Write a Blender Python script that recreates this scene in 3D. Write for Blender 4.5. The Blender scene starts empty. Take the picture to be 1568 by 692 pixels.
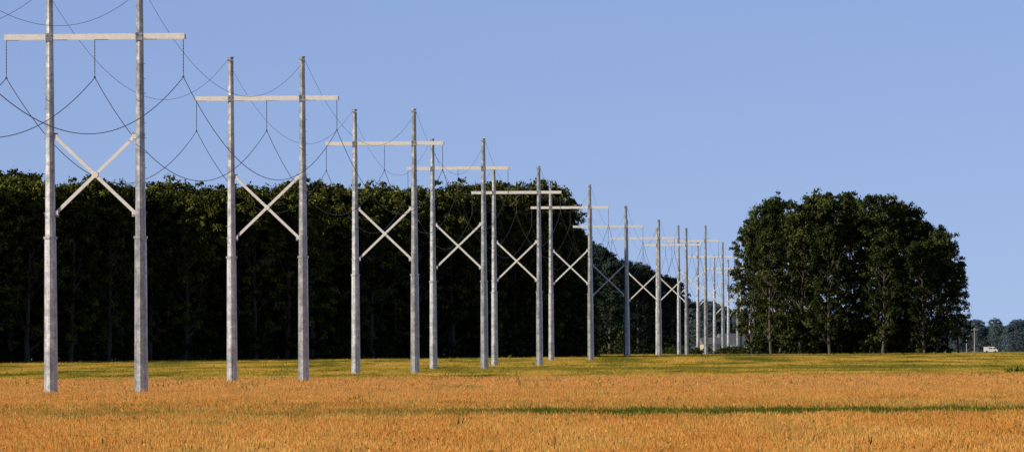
import bpy, math, random
import numpy as np
from mathutils import Vector, Matrix

random.seed(5)
rng = np.random.default_rng(11)
F = 10000.0      # focal length in units of 1/1568 image width
ZC = 3.4
HZ = 188.0
TH = math.radians(0.30)
CROP = 0.9
W = 5.5

scene = bpy.context.scene

def interp(d, xs, ys):
    return float(np.interp(d, xs, ys))
DX = [0, 400, 550, 800, 920, 955, 1020, 1500, 3000, 9000]
DY = [2.5, 2.5, 2.3, 2.08, 1.68, 1.46, 1.34, 1.38, 1.5, 1.5]
def gz(d):
    return ZC - CROP - interp(d, DX, DY)

def px2w(x, y, d):
    dx = x - 784.0; dy = 346.0 - y
    X = dx*math.cos(TH) + dy*math.sin(TH)
    Y = -dx*math.sin(TH) + dy*math.cos(TH)
    return X/F*d, ZC + (Y+HZ)/F*d

# ------------------------------------------------------------- materials
def new_mat(name):
    m = bpy.data.materials.new(name); m.use_nodes = True
    nt = m.node_tree
    for n in list(nt.nodes): nt.nodes.remove(n)
    out = nt.nodes.new('ShaderNodeOutputMaterial')
    b = nt.nodes.new('ShaderNodeBsdfPrincipled')
    nt.links.new(b.outputs[0], out.inputs[0])
    return m, nt, b, out

def ramp(nt, stops, fac=None):
    r = nt.nodes.new('ShaderNodeValToRGB')
    e = r.color_ramp.elements
    e[0].position = stops[0][0]; e[0].color = (*stops[0][1], 1)
    e[1].position = stops[1][0]; e[1].color = (*stops[1][1], 1)
    for p, c in stops[2:]:
        k = e.new(p); k.color = (*c, 1)
    if fac is not None: nt.links.new(fac, r.inputs[0])
    return r

def mathn(nt, op, a, b=None, c=None, clamp=False):
    n = nt.nodes.new('ShaderNodeMath'); n.operation = op; n.use_clamp = clamp
    for i, v in enumerate((a, b, c)):
        if v is None: continue
        if isinstance(v, (int, float)): n.inputs[i].default_value = v
        else: nt.links.new(v, n.inputs[i])
    return n.outputs[0]

def mixc(nt, fac, a, b, mode='MIX'):
    n = nt.nodes.new('ShaderNodeMix'); n.data_type = 'RGBA'; n.blend_type = mode
    for i, v in ((0, fac), (6, a), (7, b)):
        if isinstance(v, tuple): n.inputs[i].default_value = (*v, 1)
        elif isinstance(v, (int, float)): n.inputs[i].default_value = v
        else: nt.links.new(v, n.inputs[i])
    return n.outputs[2]

def smooth(nt, v, a, b):
    n = nt.nodes.new('ShaderNodeMapRange'); n.interpolation_type = 'SMOOTHSTEP'
    nt.links.new(v, n.inputs[0])
    n.inputs[1].default_value = a; n.inputs[2].default_value = b
    return n.outputs[0]

def noise(nt, vec, scale, sc=(1,1,1), detail=3, rough=.55):
    mp = nt.nodes.new('ShaderNodeMapping'); mp.inputs['Scale'].default_value = sc
    nt.links.new(vec, mp.inputs[0])
    n = nt.nodes.new('ShaderNodeTexNoise'); n.inputs['Scale'].default_value = scale
    n.inputs['Detail'].default_value = detail; n.inputs['Roughness'].default_value = rough
    nt.links.new(mp.outputs[0], n.inputs['Vector'])
    return n.outputs['Fac']

def field_color(nt):
    """crop colour by where the plants stand in the field"""
    g = nt.nodes.new('ShaderNodeNewGeometry')
    pos = g.outputs['Position']
    s = nt.nodes.new('ShaderNodeSeparateXYZ'); nt.links.new(pos, s.inputs[0])
    x, y = s.outputs[0], s.outputs[1]
    flat = nt.nodes.new('ShaderNodeCombineXYZ')
    nt.links.new(x, flat.inputs[0]); nt.links.new(y, flat.inputs[1])
    P = flat.outputs[0]
    n_big = noise(nt, P, .03, (1, .45, 1), 4)
    n_mid = noise(nt, P, .22, (1, .35, 1), 4)
    n_str = noise(nt, P, .16, (1, .10, 1), 5, .6)
    n_far = noise(nt, P, .10, (1, .16, 1), 5, .65)
    n_sm = noise(nt, P, 1.1, (1, .6, 1), 3)
    nv = mathn(nt, 'ADD', mathn(nt, 'MULTIPLY', n_mid, .5), mathn(nt, 'MULTIPLY', n_str, .5))
    ripe = ramp(nt, [(.36, (.84, .43, .100)), (.62, (.95, .61, .185))], nv).outputs[0]
    peach = mathn(nt, 'MULTIPLY', smooth(nt, y, 300, 420), .5)
    ripe = mixc(nt, peach, ripe, (.92, .54, .20))
    yg = ramp(nt, [(.38, (.19, .20, .025)), (.46, (.50, .40, .05)), (.54, (.80, .56, .11)), (.66, (.90, .63, .16))], n_far).outputs[0]
    yb = mathn(nt, 'ADD', y, mathn(nt, 'MULTIPLY', mathn(nt, 'SUBTRACT', n_mid, .5), 90))
    yb = mathn(nt, 'ADD', yb, mathn(nt, 'MULTIPLY', x, -.2))
    far = smooth(nt, yb, 520, 555)
    col = mixc(nt, far, ripe, yg)
    yj = mathn(nt, 'ADD', y, mathn(nt, 'MULTIPLY', mathn(nt, 'SUBTRACT', n_sm, .5), 16))
    yj = mathn(nt, 'ADD', yj, mathn(nt, 'MULTIPLY', mathn(nt, 'SUBTRACT', n_big, .5), 16))
    band = mathn(nt, 'MULTIPLY', smooth(nt, yj, 246, 252), mathn(nt, 'SUBTRACT', 1.0, smooth(nt, yj, 266, 272)))
    right = smooth(nt, mathn(nt, 'ADD', x, mathn(nt, 'MULTIPLY', mathn(nt, 'SUBTRACT', n_big, .5), 20)), -8, 3)
    right = mathn(nt, 'ADD', mathn(nt, 'MULTIPLY', right, .9), mathn(nt, 'MULTIPLY', smooth(nt, n_mid, .44, .6), .45))
    band = mathn(nt, 'MULTIPLY', band, right, clamp=True)
    z2 = mathn(nt, 'MULTIPLY', smooth(nt, yj, 222, 255), mathn(nt, 'SUBTRACT', 1.0, smooth(nt, yj, 285, 320)))
    weeds = mathn(nt, 'MULTIPLY', z2, smooth(nt, n_sm, .48, .60))
    spots = smooth(nt, n_sm, .64, .72)
    streak = mathn(nt, 'MULTIPLY', smooth(nt, n_str, .56, .68), .3)
    l2 = mathn(nt, 'MULTIPLY', smooth(nt, yj, 640, 665), mathn(nt, 'SUBTRACT', 1.0, smooth(nt, yj, 700, 730)))
    l2 = mathn(nt, 'MULTIPLY', l2, mathn(nt, 'MULTIPLY', smooth(nt, n_far, .40, .58), smooth(nt, x, -25, 20)))
    gfac = mathn(nt, 'MAXIMUM', mathn(nt, 'MULTIPLY', band, 1.0), mathn(nt, 'MULTIPLY', weeds, .55), clamp=True)
    gfac = mathn(nt, 'MAXIMUM', gfac, mathn(nt, 'MULTIPLY', spots, .45), clamp=True)
    gfac = mathn(nt, 'MAXIMUM', gfac, streak, clamp=True)
    gfac = mathn(nt, 'MAXIMUM', gfac, mathn(nt, 'MULTIPLY', l2, .8), clamp=True)
    col = mixc(nt, gfac, col, (.14, .19, .018))
    return col

def make_wheat_mat():
    m, nt, b, out = new_mat('ripe_wheat')
    col = field_color(nt)
    at = nt.nodes.new('ShaderNodeAttribute'); at.attribute_name = 'tone'
    sep = nt.nodes.new('ShaderNodeSeparateColor'); nt.links.new(at.outputs['Color'], sep.inputs[0])
    k = mathn(nt, 'MULTIPLY_ADD', sep.outputs[0], .42, .76)
    comb = nt.nodes.new('ShaderNodeCombineColor')
    for i in range(3): nt.links.new(k, comb.inputs[i])
    col = mixc(nt, 1.0, col, comb.outputs[0], 'MULTIPLY')
    gf = mathn(nt, 'MULTIPLY', sep.outputs[1], .75)
    col = mixc(nt, gf, col, (.28, .28, .035))
    nt.links.new(col, b.inputs['Base Color'])
    b.inputs['Roughness'].default_value = .75
    b.inputs['Specular IOR Level'].default_value = .2
    tr = nt.nodes.new('ShaderNodeBsdfTranslucent'); nt.links.new(col, tr.inputs[0])
    mx = nt.nodes.new('ShaderNodeMixShader'); mx.inputs[0].default_value = .3
    nt.links.new(b.outputs[0], mx.inputs[1]); nt.links.new(tr.outputs[0], mx.inputs[2])
    nt.links.new(mx.outputs[0], out.inputs[0])
    return m

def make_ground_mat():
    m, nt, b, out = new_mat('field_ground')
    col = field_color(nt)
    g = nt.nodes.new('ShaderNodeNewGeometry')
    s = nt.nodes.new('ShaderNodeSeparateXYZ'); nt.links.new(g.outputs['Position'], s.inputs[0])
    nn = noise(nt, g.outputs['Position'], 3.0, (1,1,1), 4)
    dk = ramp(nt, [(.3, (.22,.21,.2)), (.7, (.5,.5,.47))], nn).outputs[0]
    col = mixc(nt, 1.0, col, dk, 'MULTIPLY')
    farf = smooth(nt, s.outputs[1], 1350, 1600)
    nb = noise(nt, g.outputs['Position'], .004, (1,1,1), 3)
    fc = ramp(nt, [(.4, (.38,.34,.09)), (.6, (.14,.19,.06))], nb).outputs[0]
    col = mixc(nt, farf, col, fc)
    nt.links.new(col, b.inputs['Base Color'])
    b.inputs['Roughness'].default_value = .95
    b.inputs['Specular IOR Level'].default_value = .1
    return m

def foliage_mat(name, dark, light):
    m, nt, b, out = new_mat(name)
    at = nt.nodes.new('ShaderNodeAttribute'); at.attribute_name = 'tone'
    oi = nt.nodes.new('ShaderNodeObjectInfo')
    sep = nt.nodes.new('ShaderNodeSeparateColor'); nt.links.new(at.outputs['Color'], sep.inputs[0])
    f = mathn(nt, 'ADD', mathn(nt, 'MULTIPLY', sep.outputs[0], .75), mathn(nt, 'MULTIPLY', oi.outputs['Random'], .25))
    mid = tuple(d*.7+l*.3 for d, l in zip(dark, light))
    col = ramp(nt, [(.1, dark), (.55, mid), (.95, light)], f).outputs[0]
    nt.links.new(col, b.inputs['Base Color'])
    b.inputs['Roughness'].default_value = .8
    b.inputs['Specular IOR Level'].default_value = .03
    return m

def simple_mat(name, c1, c2=None, scale=4, rough=.8, metal=0.0, sc=(1,1,1), spec=.3):
    m, nt, b, out = new_mat(name)
    tc = nt.nodes.new('ShaderNodeTexCoord')
    n = noise(nt, tc.outputs['Object'], scale, sc, 5, .6)
    c2 = c2 or tuple(v*.7 for v in c1)
    col = ramp(nt, [(.3, c1), (.7, c2)], n).outputs[0]
    nt.links.new(col, b.inputs['Base Color'])
    b.inputs['Roughness'].default_value = rough
    b.inputs['Metallic'].default_value = metal
    b.inputs['Specular IOR Level'].default_value = spec
    return m

def steel_mat():
    m, nt, b, out = new_mat('galvanised_steel')
    tc = nt.nodes.new('ShaderNodeTexCoord'); o = tc.outputs['Object']
    n1 = noise(nt, o, 1.0, (2.0, 2.0, .12), 4, .6)
    n2 = noise(nt, o, 1.0, (1.2, 1.2, 1.6), 5, .7)
    n3 = noise(nt, o, 6.0, (1, 1, 1), 3, .6)
    f = mathn(nt, 'ADD', mathn(nt, 'MULTIPLY', n1, .45), mathn(nt, 'ADD', mathn(nt, 'MULTIPLY', n2, .35), mathn(nt, 'MULTIPLY', n3, .2)))
    col = ramp(nt, [(.41, (.20, .21, .20)), (.50, (.38, .38, .36)), (.59, (.66, .65, .60))], f).outputs[0]
    nt.links.new(col, b.inputs['Base Color'])
    b.inputs['Metallic'].default_value = .6
    r = mathn(nt, 'MULTIPLY_ADD', n2, .3, .24)
    nt.links.new(r, b.inputs['Roughness'])
    return m

M_wheat = make_wheat_mat()
M_ground = make_ground_mat()
M_leaf = foliage_mat('cottonwood_leaves', (.010, .018, .004), (.190, .195, .040))
M_leaf_grove = foliage_mat('grove_leaves', (.011, .020, .006), (.120, .135, .038))
M_leaf_mid = foliage_mat('haze_tinted_leaves', (.026, .044, .032), (.055, .082, .055))  # slight aerial haze mixed into the leaf colours
M_leaf_far = foliage_mat('far_haze_tinted_leaves', (.085, .125, .150), (.130, .175, .190))  # bluish-grey aerial haze painted into the base colour, no volume
M_weed = foliage_mat('weed_leaves', (.05, .09, .012), (.14, .20, .03))
M_bark = simple_mat('bark', (.13, .11, .085), (.06, .05, .04), 6, .9)
M_steel = steel_mat()
M_arm = simple_mat('painted_crossarm', (.84, .82, .75), (.70, .68, .62), 3, .5, .1, (1, 1, 1))
M_dark = simple_mat('insulator_polymer', (.10, .11, .12), (.06, .06, .07), 8, .5)
M_wire = simple_mat('aluminium_conductor', (.06, .065, .075), (.04, .04, .05), 2, .5, .2)

# ------------------------------------------------------------- mesh helpers
def link(o, parent=None):
    scene.collection.objects.link(o)
    if parent: o.parent = parent
    return o

def empty(name, loc=(0,0,0), rot=0):
    e = bpy.data.objects.new(name, None); e.location = loc; e.rotation_euler = (0, 0, rot)
    e.empty_display_size = .5
    return link(e)

def mesh_obj(name, verts, faces, mat, parent=None, smooth_sh=False):
    me = bpy.data.meshes.new(name); me.from_pydata([tuple(v) for v in verts], [], faces); me.update()
    me.materials.append(mat)
    if smooth_sh: me.polygons.foreach_set('use_smooth', [True]*len(me.polygons))
    o = bpy.data.objects.new(name, me)
    return link(o, parent)

class MB:
    def __init__(s): s.v = []; s.f = []
    def tube(s, pts, radii, n=12, cap=True):
        base = len(s.v); k = len(pts)
        for i, (p, r) in enumerate(zip(pts, radii)):
            p = Vector(p)
            a = Vector(pts[max(i-1, 0)]); b = Vector(pts[min(i+1, k-1)])
            t = (b-a).normalized() if (b-a).length > 1e-9 else Vector((0,0,1))
            u = t.cross(Vector((0, 1, 0)) if abs(t.y) < .9 else Vector((1, 0, 0))).normalized()
            w = t.cross(u)
            for j in range(n):
                an = 2*math.pi*j/n
                s.v.append(p + u*math.cos(an)*r + w*math.sin(an)*r)
        for i in range(k-1):
            for j in range(n):
                a0 = base+i*n+j; a1 = base+i*n+(j+1) % n
                s.f.append((a0, a1, a1+n, a0+n))
        if cap:
            s.f.append(tuple(base+j for j in range(n))[::-1])
            s.f.append(tuple(base+(k-1)*n+j for j in range(n)))
    def beam(s, a, b, w, h):
        a = Vector(a); b = Vector(b); t = (b-a).normalized()
        u = Vector((0, 1, 0)) if abs(t.y) < .9 else Vector((1, 0, 0))
        u = (u - t*u.dot(t)).normalized(); q = t.cross(u)
        base = len(s.v)
        for p in (a, b):
            for su, sq in ((-1,-1),(1,-1),(1,1),(-1,1)):
                s.v.append(p + u*su*w/2 + q*sq*h/2)
        for f in ((0,1,2,3),(7,6,5,4),(0,4,5,1),(1,5,6,2),(2,6,7,3),(3,7,4,0)):
            s.f.append(tuple(base+i for i in f))
    def box(s, c, dx, dy, dz):
        s.beam((c[0]-dx/2, c[1], c[2]), (c[0]+dx/2, c[1], c[2]), dy, dz)
    def obj(s, name, mat, parent=None, sm=False):
        return mesh_obj(name, s.v, s.f, mat, parent, sm)

# ------------------------------------------------------------- transmission towers
towers = []
surv = [(75,139,57),(353,110,151),(543,91,220),(662,78.3,258),(756,69,295),(843,60,318),(904.5,54,347),(960,49,365)]
for x, s, y in surv:
    d = F*W/s
    X, z = px2w(x, y, d)
    towers.append((X + W/2, d, z))
for d, ya in ((1232,375),(1332,369),(1436,393),(1540,411),(1640,417),(1745,424),(1850,431),(1960,437),(2070,443),(2180,448)):
    X = -28 + .0658*(d-396) + W/2 + .35
    px = 784 + X/d*F
    _, z = px2w(px, ya, d)
    towers.append((X, d, z))
t1 = towers[0]
towers.insert(0, (t1[0]-.0658*104-.3, t1[1]-104, t1[2]))
ANG = -math.atan(.0658)
attach = []
for ti, (X, d, za) in enumerate(towers):
    g = gz(d)
    h = za - g
    e = empty('transmission_tower', (X, d, g), ANG)
    ztop = h + 3.12; zj = h - 12.15; zxt = h - 6.05; zxb = h - 10.65
    wob = random.uniform(-.03, .03)
    def rad(z):
        return np.interp(z, [0, zj, zj+.01, h, ztop], [.43, .365, .315, .225, .205])
    for side, nm in ((-1, 'pole_left'), (1, 'pole_right')):
        b = MB(); x0 = side*W/2
        zs = [-.3] + list(np.linspace(0, zj, 6)) + [zj+.02]
        b.tube([(x0, 0, z) for z in zs], [float(np.interp(z, [0, zj], [.43, .365])) for z in zs], 12)
        zs = np.linspace(zj-.3, ztop, 8)
        b.tube([(x0, 0, z) for z in zs], [float(np.interp(z, [zj, ztop], [.325, .205])) for z in zs], 12)
        b.tube([(x0, 0, zj-.07), (x0, 0, zj+.07)], [.43, .43], 12)
        b.tube([(x0, 0, ztop), (x0, 0, ztop+.07)], [.25, .25], 12)
        b.tube([(x0, 0, ztop-.35), (x0, 0, ztop-.29)], [.245, .245], 12)
        b.box((x0, -.24, ztop-.18), .46, .05, .10)
        for zz in (zxt+.1, zxb-.1, h):
            r = float(rad(zz)) + .03
            b.tube([(x0, 0, zz-.1), (x0, 0, zz+.1)], [r, r], 12)
            b.box((x0 - side*(r+.08), 0, zz), .22, .04, .3)
        for zz in np.arange(zj+1.5, h-1, .9):
            b.box((x0+side*(float(rad(zz))+.05), 0, zz), .14, .03, .03)
        b.obj(nm, M_steel, e)
    b = MB()
    yf = -.34
    for yy in (yf, -yf):
        b.beam((-W+wob, yy, h), (W+wob, yy, h), .11, .34)
    b.box((-W+.06+wob, 0, h), .05, .56, .3); b.box((W-.06+wob, 0, h), .05, .56, .3); b.box((0, 0, h), .1, .56, .3)
    b.obj('crossarm', M_arm, e)
    b = MB()
    for side in (-1, 1):
        for dx in (-.13, .13):
            b.tube([(side*W/2+dx, yf-.12, h+.08), (side*W/2+dx, yf-.087, h+.08)], [.05, .05], 6)
        b.box((side*W/2, yf-.075, h), .42, .02, .46)
    b.obj('bracket_plates', M_steel, e)
    b = MB()
    xi = W/2 - .34
    b.beam((-xi, -.10, zxt), (xi, -.10, zxb), .10, .20)
    b.beam((-xi, .04, zxb), (xi, .04, zxt), .10, .20)
    b.tube([(0, -.18, (zxt+zxb)/2), (0, .12, (zxt+zxb)/2)], [.2, .2], 8)
    for side in (-1, 1):
        for z in (zxt, zxb):
            b.box((side*(xi+.02), -.03, z), .34, .22, .28)
    b.obj('x_brace', M_arm, e)
    b = MB(); pts = []
    for xx in (-W+.1, 0, W-.1):
        b.tube([(xx, 0, h-.15), (xx, 0, h-2.45)], [.022, .022], 6)
        for k in range(9):
            zz = h-.55-k*.19
            b.tube([(xx, 0, zz), (xx, 0, zz-.05)], [.045, .03], 8)
        b.box((xx, 0, h-2.45), .09, .4, .09)
        pts.append((xx, 0, h-2.47))
    b.obj('insulators', M_dark, e)
    for side in (-1, 1): pts.append((side*W/2+side*.22, -.24, ztop-.18))
    mat = Matrix.Translation((X, d, g)) @ Matrix.Rotation(ANG, 4, 'Z')
    attach.append([mat @ Vector(p) for p in pts])

cu = bpy.data.curves.new('power_lines', 'CURVE'); cu.dimensions = '3D'
cu.bevel_depth = .024; cu.bevel_resolution = 1
for i in range(len(attach)-1):
    for k in range(5):
        a, b_ = attach[i][k], attach[i+1][k]
        sag = (5.1 if k < 3 else 4.6) * random.uniform(.97, 1.03)
        sp = cu.splines.new('POLY'); N = 40; sp.points.add(N)
        for j in range(N+1):
            t = j/N; p = a.lerp(b_, t); p.z -= sag*4*t*(1-t)
            sp.points[j].co = (*p, 1)
            sp.points[j].radius = 1.0 if k < 3 else .55
cu.materials.append(M_wire)
link(bpy.data.objects.new('power_lines', cu))

# ------------------------------------------------------------- ground
ys = [-3000, -50, 0, 100, 200, 300, 400, 450, 500, 550, 625, 700, 800, 860, 920, 955, 985, 1020, 1200, 1500, 2200, 3000, 5000, 9000, 20000]
xs = [-16000, -3000, -600, -100, 100, 600, 3000, 16000]
V = [(x, y, gz(max(y, 0))) for y in ys for x in xs]
Fc = [(j*len(xs)+i, j*len(xs)+i+1, (j+1)*len(xs)+i+1, (j+1)*len(xs)+i) for j in range(len(ys)-1) for i in range(len(xs)-1)]
mesh_obj('ground', V, Fc, M_ground)

# ------------------------------------------------------------- wheat
T = 6.0
def wheat_tile(seed, n, wide=1.0):
    r = np.random.default_rng(seed)
    vs = []; fs = []; tones = []
    xy = r.uniform(-T/2*1.04, T/2*1.04, (n, 2))
    hts = CROP + r.normal(0, .065, n) + .07*np.sin(xy[:,0]*1.3+seed)*np.cos(xy[:,1]*1.1)
    for i in range(n):
        x, y = xy[i]; h = hts[i]
        weed = r.random() < .014
        a = r.uniform(0, math.pi); lean = r.normal(0, .05, 2)
        ux, uy = math.cos(a), math.sin(a)
        sw = .008*wide; ew = .014*wide*r.uniform(.8, 1.3); el = r.uniform(.12, .20)
        if weed: h *= r.uniform(1.05, 1.3); sw *= 2.2
        tx, ty = x+lean[0], y+lean[1]
        b = len(vs)
        z0 = h*.25; z1 = h-el
        vs += [(x-ux*sw, y-uy*sw, z0), (x+ux*sw, y+uy*sw, z0), (tx+ux*sw, ty+uy*sw, z1), (tx-ux*sw, ty-uy*sw, z1)]
        fs.append((b, b+1, b+2, b+3))
        dx, dy = lean[0]*.9 + r.normal(0, .015), lean[1]*.9 + r.normal(0, .015)
        for q in range(2):
            px, py = (ux, uy) if q == 0 else (-uy, ux)
            b = len(vs)
            vs += [(tx, ty, z1), (tx+dx*.5+px*ew, ty+dy*.5+py*ew, z1+el*.45), (tx+dx, ty+dy, h), (tx+dx*.5-px*ew, ty+dy*.5-py*ew, z1+el*.45)]
            fs.append((b, b+1, b+2, b+3))
        la = r.uniform(0, 6.28); lx, ly = math.cos(la), math.sin(la); lw = .010*wide
        b = len(vs); zl = h*r.uniform(.5, .75)
        vs += [(x-ly*lw, y+lx*lw, zl), (x+ly*lw, y-lx*lw, zl), (x+lx*.10+ly*lw, y+ly*.10-lx*lw, zl+.16), (x+lx*.18, y+ly*.18, zl+.12)]
        fs.append((b, b+1, b+2, b+3))
        t = r.random(); gr = 1.0 if weed else (0.2 if r.random() < .12 else 0)
        tones += [(t*.6, max(gr, .12), 0, 1)] + [(t, gr*.6, 0, 1)]*2 + [(t*.7, max(gr, .2), 0, 1)]
    me = bpy.data.meshes.new('wheat_plants'); me.from_pydata(vs, [], fs); me.update()
    at = me.attributes.new('tone', 'FLOAT_COLOR', 'FACE')
    at.data.foreach_set('color', np.array(tones, dtype=np.float32).ravel())
    me.materials.append(M_wheat)
    return me

wf = empty('wheat_field')
NV = 4
inst = {(lod, k): ([], []) for lod in range(2) for k in range(NV)}
y = 120.0
while y < 1330:
    half = .0785*(y+T) + 14
    nx = int(math.ceil(half/T))
    for i in range(-nx, nx+1):
        x = i*T
        if y > 1004 + 1.0*x and x < 12: continue
        if y > 1225 and x > 30: continue
        lod = 0 if y < 420 else 1
        k = random.randrange(NV)
        a = random.randrange(4)*math.pi/2 + random.uniform(-.04, .04)
        v, f = inst[(lod, k)]
        b = len(v)
        z = gz(y) + random.uniform(-.04, .04)
        slope = (gz(y+3)-gz(y-3))/6
        for q in range(4):
            an = a + q*math.pi/2
            dx, dy = math.cos(an), math.sin(an)
            v.append((x+dx, y+dy, z+dy*slope))
        f.append((b, b+1, b+2, b+3))
    y += T
for (lod, k), (v, f) in inst.items():
    if not f: continue
    o = mesh_obj('wheat_rows_%d_%d' % (lod, k), v, f, M_wheat, wf)
    o.instance_type = 'FACES'; o.use_instance_faces_scale = False
    o.show_instancer_for_render = False; o.show_instancer_for_viewport = False
    tm = wheat_tile(100+lod*10+k, 2300 if lod == 0 else 1500, 1.0 if lod == 0 else 1.9)
    t = bpy.data.objects.new('wheat_plants', tm); link(t, o)

# weeds standing above the crop
def weed_mesh(seed, H=1.35):
    r = np.random.default_rng(seed); vs = []; fs = []; tn = []
    for i in range(70):
        a = r.uniform(0, 6.28); q = abs(r.normal(0, .22)); x, y = q*math.cos(a), q*math.sin(a)
        h = H*r.uniform(.6, 1.05)*(1-q*.5); la = a + r.normal(0, .8); L = r.uniform(.08, .32)
        lx, ly = math.cos(la), math.sin(la); w = r.uniform(.012, .035); b = len(vs)
        vs += [(x-ly*w, y+lx*w, h*.35), (x+ly*w, y-lx*w, h*.35), (x+lx*L*.5+ly*w, y+ly*L*.5-lx*w, h*.8), (x+lx*L*.5-ly*w, y+ly*L*.5+lx*w, h*.8), (x+lx*L, y+ly*L, h*r.uniform(.85, 1.02))]
        fs += [(b, b+1, b+2, b+3), (b+3, b+2, b+4)]; t = r.random(); tn += [(t, 0, 0, 1)]*2
    me = bpy.data.meshes.new('weed_leaves'); me.from_pydata(vs, [], fs); me.update()
    at = me.attributes.new('tone', 'FLOAT_COLOR', 'FACE'); at.data.foreach_set('color', np.array(tn, dtype=np.float32).ravel())
    me.materials.append(M_weed); return me
wm = [weed_mesh(i) for i in range(3)]
weeds = empty('weeds')
for i in range(150):
    d = random.choice((random.uniform(165, 330), random.uniform(330, 520), random.uniform(232, 275)))
    X = random.uniform(-.085*d, .085*d); s = random.uniform(.68, .86)
    o = bpy.data.objects.new('weed_tuft', random.choice(wm)); o.location = (X, d, gz(d)); o.rotation_euler = (0, 0, random.uniform(0, 6.28)); o.scale = (s, s, s); link(o, weeds)
for (px, d, s) in ((845, 166, .86), (853, 168, .80), (930, 170, .8), (540, 330, .9), (548, 332, .85), (1553, 560, 1.3), (1545, 565, 1.2), (1565, 562, 1.3), (395, 170, .8), (60, 173, .8), (1330, 173, .8)):
    X = (px-784)/F*d
    o = bpy.data.objects.new('weed_tuft', random.choice(wm)); o.location = (X, d, gz(d)); o.rotation_euler = (0, 0, random.uniform(0, 6.28)); o.scale = (s*1.2, s*1.2, s); link(o, weeds)

# ------------------------------------------------------------- trees
def tree_mesh(seed, H, R, base_t=.12, nclump=120, leaves=60, mat=M_leaf, lsize=.40, lower=.75, beta=(1.2, .95)):
    r = np.random.default_rng(seed)
    mb = MB()
    lean = r.normal(0, .03, 2)
    tz = np.linspace(0, H*.82, 7)
    wobx = np.cumsum(r.normal(0, .12, 7)); woby = np.cumsum(r.normal(0, .12, 7))
    tp = [(lean[0]*z+wobx[i]*(i > 0), lean[1]*z+woby[i]*(i > 0), z - (.3 if i == 0 else 0)) for i, z in enumerate(tz)]
    r0 = H*.016
    mb.tube(tp, [r0*(1-.85*i/6) for i in range(7)], 8)
    ph = r.uniform(0, 6.28, 4)
    leaders = []
    for i in range(r.integers(5, 8)):
        a = r.uniform(0, 6.28); q = R*r.uniform(.15, .62)
        leaders.append((q*math.cos(a), q*math.sin(a), H*(r.uniform(.84, .98)-.10*(q/R)**2), R*r.uniform(.26, .42)))
    leaders.append((0, 0, H*.985, R*.32))
    def env(t, a):
        p = np.interp(t, [0, .12, .35, .6, .80, .93, .98], [lower*.8, lower, .98, 1.0, .84, .58, .35])
        return R*p*(1 + .18*math.sin(2*a+ph[0]+t*3) + .14*math.sin(3*a+ph[1]-t*5) + .14*math.sin(5*a+ph[2]+t*9))
    cs = []
    nl_ = int(nclump*.25)
    for i in range(nclump-nl_):
        t = r.beta(*beta)*.94; a = r.uniform(0, 6.283)
        rr = env(t, a)*math.sqrt(r.uniform(.2, 1.0))
        z = H*(base_t + (1-base_t)*t*.98) - r.uniform(0, .4)
        zi = np.interp(z, tz, range(7)); k = int(min(zi, 5))
        cx, cy = tp[k][0], tp[k][1]
        cs.append((cx + rr*math.cos(a), cy + rr*math.sin(a), z, r.uniform(.40, 1.2)*(R/6.0)**.4, rr))
    for i in range(nl_):
        L = leaders[i % len(leaders)]
        u = r.uniform(0, 1)
        z = L[2] - u*H*.20; rad = L[3]*(.2 + u*.9)
        a = r.uniform(0, 6.283); rr = rad*math.sqrt(r.random())
        x, y = tp[5][0]+L[0]+rr*math.cos(a), tp[5][1]+L[1]+rr*math.sin(a)
        cs.append((x, y, z-.3, r.uniform(.4, .85)*(R/6.0)**.4, math.hypot(x, y)))
    for i, c in enumerate(cs):
        if i % 7 == 0 and c[2] > H*.15:
            zb = max(H*.08, c[2]-c[4]*r.uniform(.7, 1.2))
            zb = min(zb, H*.8)
            bx = np.interp(zb, tz, [p[0] for p in tp]); by = np.interp(zb, tz, [p[1] for p in tp])
            mid = ((bx*.5+c[0]*.5), (by*.5+c[1]*.5), zb*.55+c[2]*.45)
            rb = r0*.35*(1-.6*zb/H)
            mb.tube([(bx, by, zb), mid, (c[0], c[1], c[2])], [rb, rb*.6, rb*.2], 5, False)
    nb = len(mb.f)
    allv = []; tone = []
    for c in cs:
        n = int(leaves*r.uniform(.7, 1.3)*(c[3]/.85)**1.6)
        dirs = r.normal(size=(n, 3)); dirs /= np.linalg.norm(dirs, axis=1)[:, None]
        dirs[:, 2] = np.where(dirs[:, 2] < -.3, -dirs[:, 2]*.6, dirs[:, 2])
        rad = c[3]*(r.uniform(.2, 1.1, n)**.6) * (1 + .25*np.sin(dirs[:,0]*5+c[0]))
        P = np.array([c[0], c[1], c[2]]) + dirs*rad[:, None]*np.array([1.05, 1.05, 1.0])
        nrm = dirs + r.normal(0, .7, (n, 3)) + np.array([0, 0, .25]); nrm /= np.linalg.norm(nrm, axis=1)[:, None]
        u = np.cross(nrm, r.normal(size=(n, 3))); u /= np.linalg.norm(u, axis=1)[:, None]
        w = np.cross(nrm, u)
        s = (lsize*r.uniform(.5, 1.15, n)*.5)[:, None]
        q = np.stack([P-u*s*1.2, P-w*s*.8, P+u*s*1.3, P+w*s*.8], axis=1)
        allv.append(q.reshape(-1, 3))
        tn = np.clip(r.uniform(.1, .9) + r.normal(0, .14, n), 0, 1)
        tone.append(tn)
    lv = np.concatenate(allv); tn = np.concatenate(tone)
    nv0 = len(mb.v)
    verts = np.concatenate([np.array([tuple(v) for v in mb.v]), lv])
    nl = len(tn)
    lf = (np.arange(nl*4).reshape(-1, 4)+nv0).tolist()
    me = bpy.data.meshes.new('tree_crown')
    me.from_pydata(verts.tolist(), [], [tuple(f) for f in mb.f]+[tuple(f) for f in lf]); me.update()
    me.materials.append(M_bark); me.materials.append(mat)
    mi = np.zeros(nb+nl, dtype=np.int32); mi[nb:] = 1
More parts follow.
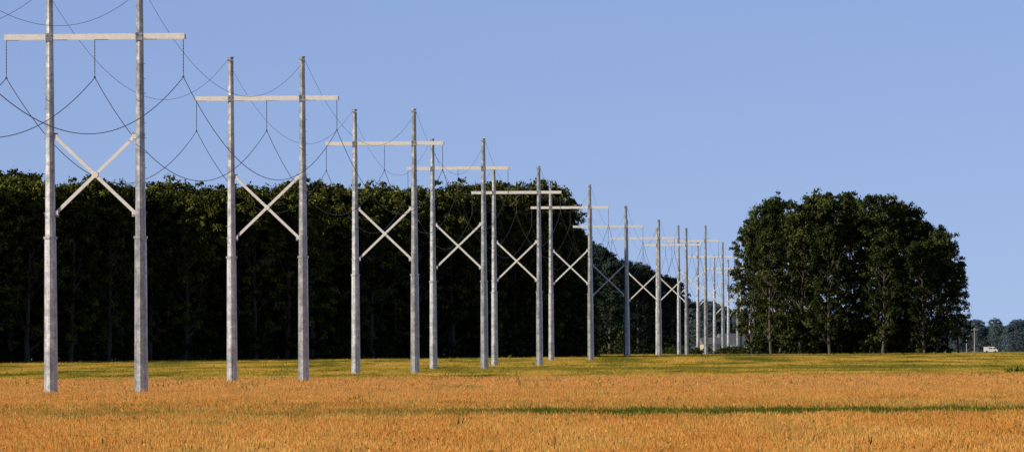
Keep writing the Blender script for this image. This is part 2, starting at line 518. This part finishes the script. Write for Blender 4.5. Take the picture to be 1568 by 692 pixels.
    me.polygons.foreach_set('material_index', mi)
    at = me.attributes.new('tone', 'FLOAT_COLOR', 'FACE')
    col = np.zeros((nb+nl, 4), dtype=np.float32); col[:, 3] = 1; col[nb:, 0] = tn; col[:nb, 0] = .3
    at.data.foreach_set('color', col.ravel())
    return me

def recolor(me, mat):
    m2 = me.copy(); m2.materials[1] = mat; return m2

def plant(name, me, loc, parent, sc=1.0, rot=None, scz=None):
    o = bpy.data.objects.new(name, me); o.location = loc
    o.rotation_euler = (0, 0, random.uniform(0, 6.28) if rot is None else rot)
    o.scale = (sc, sc, scz if scz else sc)
    return link(o, parent)

variants = [tree_mesh(20+i, 26, random.uniform(4.6, 5.8), .14, 300, 64, beta=(1.3, .85)) for i in range(6)]
bushes = [tree_mesh(60+i, 5, 2.6, .02, 40, 60, lower=1.0, mat=M_leaf_grove) for i in range(2)]

forest = empty('forest')
def front(x): return 1012 + 1.05*x if x > -60 else 949 + 1.0*(x+60)
def top_h(x, d):
    px = 784 + x/d*F
    yt = np.interp(px, [-200, 0, 60, 130, 220, 330, 470, 560, 640, 720, 800, 850, 885], [238, 234, 242, 248, 254, 254, 258, 260, 266, 258, 264, 262, 274])
    return (535-yt)/F*d + 1.0
for row in range(9):
    x = -118 + random.uniform(0, 4)
    while x < 6.0 - row*.4:
        d = front(x) + row*7 + random.uniform(-3.5, 3.5) + 5
        H = top_h(x, d)*random.uniform(.91, 1.02)*(1 if row < 6 else .92)
        me = random.choice(variants)
        plant('cottonwood', me, (x, d, gz(d)), forest, H/26*random.uniform(.82, 1.02), None, H/26)
        x += random.uniform(3.8, 6.6)
for rowd, smin, smax in ((5, .5, 1.1), (14, 1.0, 1.7), (26, 1.3, 2.2), (42, 1.5, 2.4)):
    x = -118
    while x < 4:
        d = front(x) + rowd + random.uniform(-3, 3)
        plant('undergrowth', random.choice(bushes), (x, d, gz(d)), forest, random.uniform(smin, smax))
        x += random.uniform(1.6, 3.0)
for (px, yt, d) in ((866,266,1045),(876,272,1056),(884,288,1066),(897,335,1060),(908,362,1075),(888,304,1050),(917,392,1080),(905,348,1082),(925,412,1084),(868,300,1038),(895,388,1050),(884,400,1042),(912,420,1064)):
    X, zt = px2w(px, yt, d)
    plant('cottonwood', random.choice(variants), (X-3.0, d, gz(d)), forest, (zt-gz(d))/26*.8, None, (zt-gz(d))/26)
for i in range(16):
    d = random.uniform(1030, 1085); X = random.uniform(4, 11.5)
    plant('undergrowth', random.choice(bushes), (X, d, gz(d)), forest, random.uniform(.7, 1.5))

# grove to the right
grove = empty('tree_grove')
gv = [recolor(m, M_leaf_grove) for m in variants[:3]] + [tree_mesh(90+i, 28, random.uniform(5.2, 6.4), .10, 380, 66, M_leaf_grove, lower=.8) for i in range(3)]
for (px, yt, d, wsc) in ((1150,338,1240,.72),(1158,322,1258,.62),(1178,300,1262,.72),(1194,290,1246,.85),(1222,296,1238,.85),(1250,284,1258,.92),
                    (1283,280,1242,.95),(1312,288,1256,.9),(1342,284,1240,.92),(1368,298,1254,.88),(1392,306,1243,.85),
                    (1410,330,1252,.82),(1432,343,1240,.74),(1450,366,1247,.66),(1467,392,1243,.55),
                    (1210,314,1275,.9),(1300,304,1278,.95),(1375,322,1280,.9),(1270,335,1232,.8),(1350,350,1230,.8),(1180,345,1232,.7),(1240,312,1285,.9),(1335,310,1288,.9),(1415,360,1236,.7)):
    X, zt = px2w(px, yt, d)
    h = zt - gz(d)
    me = random.choice(gv); mh = 26 if me in gv[:3] else 28
    if px > 1440 or px < 1155: me = gv[0]; mh = 26
    plant('cottonwood', me, (X, d, gz(d)), grove, wsc*random.uniform(.95, 1.05), None, h/mh)
for i in range(54):
    px = random.uniform(1146, 1440); d = random.uniform(1236, 1266)
    X, _ = px2w(px, 500, d)
    plant('undergrowth', random.choice(bushes), (X, d, gz(d)), grove, random.uniform(.6, 1.5))

hedge = empty('hedge')
hb = bushes
for i in range(60):
    px = random.uniform(1010, 1150); d = random.uniform(1380, 1440)
    X, _ = px2w(px, 500, d)
    plant('shrub', random.choice(hb), (X, d, gz(d)), hedge, random.uniform(.25, .55))

mid = empty('distant_woodland')
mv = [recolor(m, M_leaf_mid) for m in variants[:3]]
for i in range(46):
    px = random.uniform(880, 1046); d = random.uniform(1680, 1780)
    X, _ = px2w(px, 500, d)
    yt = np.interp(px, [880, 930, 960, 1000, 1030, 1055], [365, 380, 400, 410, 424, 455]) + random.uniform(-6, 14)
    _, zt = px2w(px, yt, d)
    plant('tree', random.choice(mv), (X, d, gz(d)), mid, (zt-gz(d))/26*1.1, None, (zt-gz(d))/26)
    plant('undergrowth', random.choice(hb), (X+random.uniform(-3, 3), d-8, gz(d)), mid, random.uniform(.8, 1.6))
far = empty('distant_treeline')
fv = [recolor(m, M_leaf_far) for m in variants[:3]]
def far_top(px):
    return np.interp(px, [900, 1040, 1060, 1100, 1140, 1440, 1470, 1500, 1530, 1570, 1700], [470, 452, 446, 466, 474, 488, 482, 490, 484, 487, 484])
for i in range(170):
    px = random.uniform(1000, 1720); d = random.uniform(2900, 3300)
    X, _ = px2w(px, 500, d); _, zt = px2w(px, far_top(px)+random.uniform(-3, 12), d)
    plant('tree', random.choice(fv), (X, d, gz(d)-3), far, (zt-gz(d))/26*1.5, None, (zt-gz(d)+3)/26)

# ------------------------------------------------------------- small distant things
M_white = simple_mat('white_paint', (.8, .8, .78), (.72, .72, .7), 2, .5)
M_glass = simple_mat('window_glass', (.03, .04, .05), (.02, .03, .04), 2, .15)
M_tyre = simple_mat('tyre_rubber', (.03, .03, .03), (.02, .02, .02), 2, .9)
M_tan = simple_mat('tan_siding', (.50, .40, .28), (.42, .33, .22), 2, .8)
M_roof = simple_mat('grey_roof', (.20, .19, .19), (.14, .14, .14), 2, .7)
M_wood = simple_mat('weathered_wood', (.42, .38, .33), (.30, .27, .24), 4, .9)

d = 2600; X, _ = px2w(1517, 533, d); g = gz(d)
van = empty('white_van', (X, d, g+.55))
b = MB(); prof = [(-2.7,.35),(2.6,.35),(2.75,.9),(2.3,1.25),(1.55,2.0),(1.2,2.2),(-2.6,2.2),(-2.75,2.0)]
n = len(prof)
b.v = [Vector((x, -1, z)) for x, z in prof]+[Vector((x, 1, z)) for x, z in prof]
b.f = [tuple(range(n)), tuple(range(2*n-1, n-1, -1))]+[(i, i+n, (i+1) % n+n, (i+1) % n) for i in range(n)]
b.obj('body', M_white, van)
b = MB(); b.box((1.35, -1.01, 1.55), .9, .02, .5); b.box((-.2, -1.01, 1.6), 1.4, .02, .45); b.obj('windows', M_glass, van)
b = MB()
for xx in (-1.7, 1.7):
    for yy in (-.95, .95): b.tube([(xx, yy-.12, .36), (xx, yy+.12, .36)], [.37, .37], 14)
b.obj('wheels', M_tyre, van)
van.location.z = g

def house(name, px, d, w, dp, hh, rh, wall):
    X, _ = px2w(px, 520, d); e = empty(name, (X, d, gz(d)), .3)
    b = MB(); b.beam((-w/2, 0, hh/2), (w/2, 0, hh/2), dp, hh); b.obj('walls', wall, e)
    b = MB(); ov = .5
    b.v = [Vector(p) for p in ((-w/2-ov,-dp/2-ov,hh-.1),(w/2+ov,-dp/2-ov,hh-.1),(w/2+ov,dp/2+ov,hh-.1),(-w/2-ov,dp/2+ov,hh-.1),(-w/2-ov,0,hh+rh),(w/2+ov,0,hh+rh))]
    b.f = [(0,1,5,4),(2,3,4,5),(0,4,3),(1,2,5),(3,2,1,0)]; b.obj('roof', M_roof, e)
    b = MB()
    for xx in (-w*.3, w*.3): b.box((xx, -dp/2-.02, hh*.55), 1.2, .03, 1.3)
    b.obj('windows', M_glass, e)
    b = MB(); b.box((0, -dp/2-.02, 1.1), 1.1, .03, 2.1); b.obj('door', M_white, e)
house('farm_house', 1090, 2500, 9, 7, 4.0, 2.4, M_tan)
house('barn', 1120, 2550, 10, 8, 5.0, 3.0, M_white)

def upole(px, ytop, d, arm=2.4):
    X, zt = px2w(px, ytop, d); g = gz(d); h = zt-g
    e = empty('utility_pole', (X, d, g))
    b = MB(); b.tube([(0,0,-.2),(0,0,h)], [.2,.14], 8)
    b.obj('pole', M_wood, e)
    b = MB(); b.box((0, -.2, h-.6), arm, .14, .16)
    for xx in (-arm/2+.15, 0.35, arm/2-.15): b.tube([(xx,-.2,h-.5),(xx,-.2,h-.3)], [.07,.05], 6)
    b.obj('crossarm', M_wood, e)
upole(1468, 505, 2250); upole(1492, 502, 2200); upole(1480, 512, 2600)

# ------------------------------------------------------------- sky + sun
SUN_EL = math.radians(20)
sx, sy = -.915, -.403           # horizontal direction towards the sun
w = bpy.data.worlds.new('World'); scene.world = w; w.use_nodes = True
nt = w.node_tree
for n in list(nt.nodes): nt.nodes.remove(n)
out = nt.nodes.new('ShaderNodeOutputWorld'); bg = nt.nodes.new('ShaderNodeBackground')
sky = nt.nodes.new('ShaderNodeTexSky'); sky.sky_type = 'NISHITA'; sky.sun_disc = False
sky.sun_elevation = SUN_EL; sky.sun_rotation = math.atan2(sx, sy)
sky.altitude = 200; sky.air_density = 1.0; sky.dust_density = .5; sky.ozone_density = 3.0
tc = nt.nodes.new('ShaderNodeTexCoord')
va = nt.nodes.new('ShaderNodeVectorMath'); va.operation = 'ADD'; va.inputs[1].default_value = (0, 0, .115)
vn = nt.nodes.new('ShaderNodeVectorMath'); vn.operation = 'NORMALIZE'
nt.links.new(tc.outputs['Generated'], va.inputs[0]); nt.links.new(va.outputs[0], vn.inputs[0]); nt.links.new(vn.outputs[0], sky.inputs[0])
tint = mixc(nt, 1.0, sky.outputs[0], (1.12, .97, 1.16), 'MULTIPLY')
sp = nt.nodes.new('ShaderNodeSeparateXYZ'); nt.links.new(tc.outputs['Generated'], sp.inputs[0])
zen = ramp(nt, [(.0, (1.0, 1.0, 1.0)), (.06, (.93, .95, .99)), (.5, (.26, .28, .33))], sp.outputs[2]).outputs[0]   # bluish zenith, dimmed to cut ambient light on the forest
tint = mixc(nt, 1.0, tint, zen, 'MULTIPLY')
nt.links.new(tint, bg.inputs[0]); bg.inputs[1].default_value = .128
nt.links.new(bg.outputs[0], out.inputs[0])

sl = bpy.data.lights.new('sun', 'SUN'); sl.energy = 5.0; sl.angle = math.radians(.5); sl.color = (1, .90, .74)
so = bpy.data.objects.new('sun', sl); link(so)
dirv = Vector((sx*math.cos(SUN_EL), sy*math.cos(SUN_EL), math.sin(SUN_EL)))
so.rotation_euler = dirv.to_track_quat('Z', 'Y').to_euler()
so.location = (-50, -50, 80)

# ------------------------------------------------------------- camera
cd = bpy.data.cameras.new('camera'); cd.lens = F/1568*36; cd.sensor_width = 36; cd.sensor_fit = 'HORIZONTAL'
cd.clip_start = 1; cd.clip_end = 40000
co = bpy.data.objects.new('camera', cd); link(co)
R = Matrix.Rotation(math.pi/2 + math.atan(HZ/F), 4, 'X') @ Matrix.Rotation(-TH, 4, 'Z')
co.matrix_world = Matrix.Translation((0, 0, ZC)) @ R
scene.camera = co
scene.view_settings.view_transform = 'Standard'; scene.view_settings.look = 'None'
scene.view_settings.exposure = 0
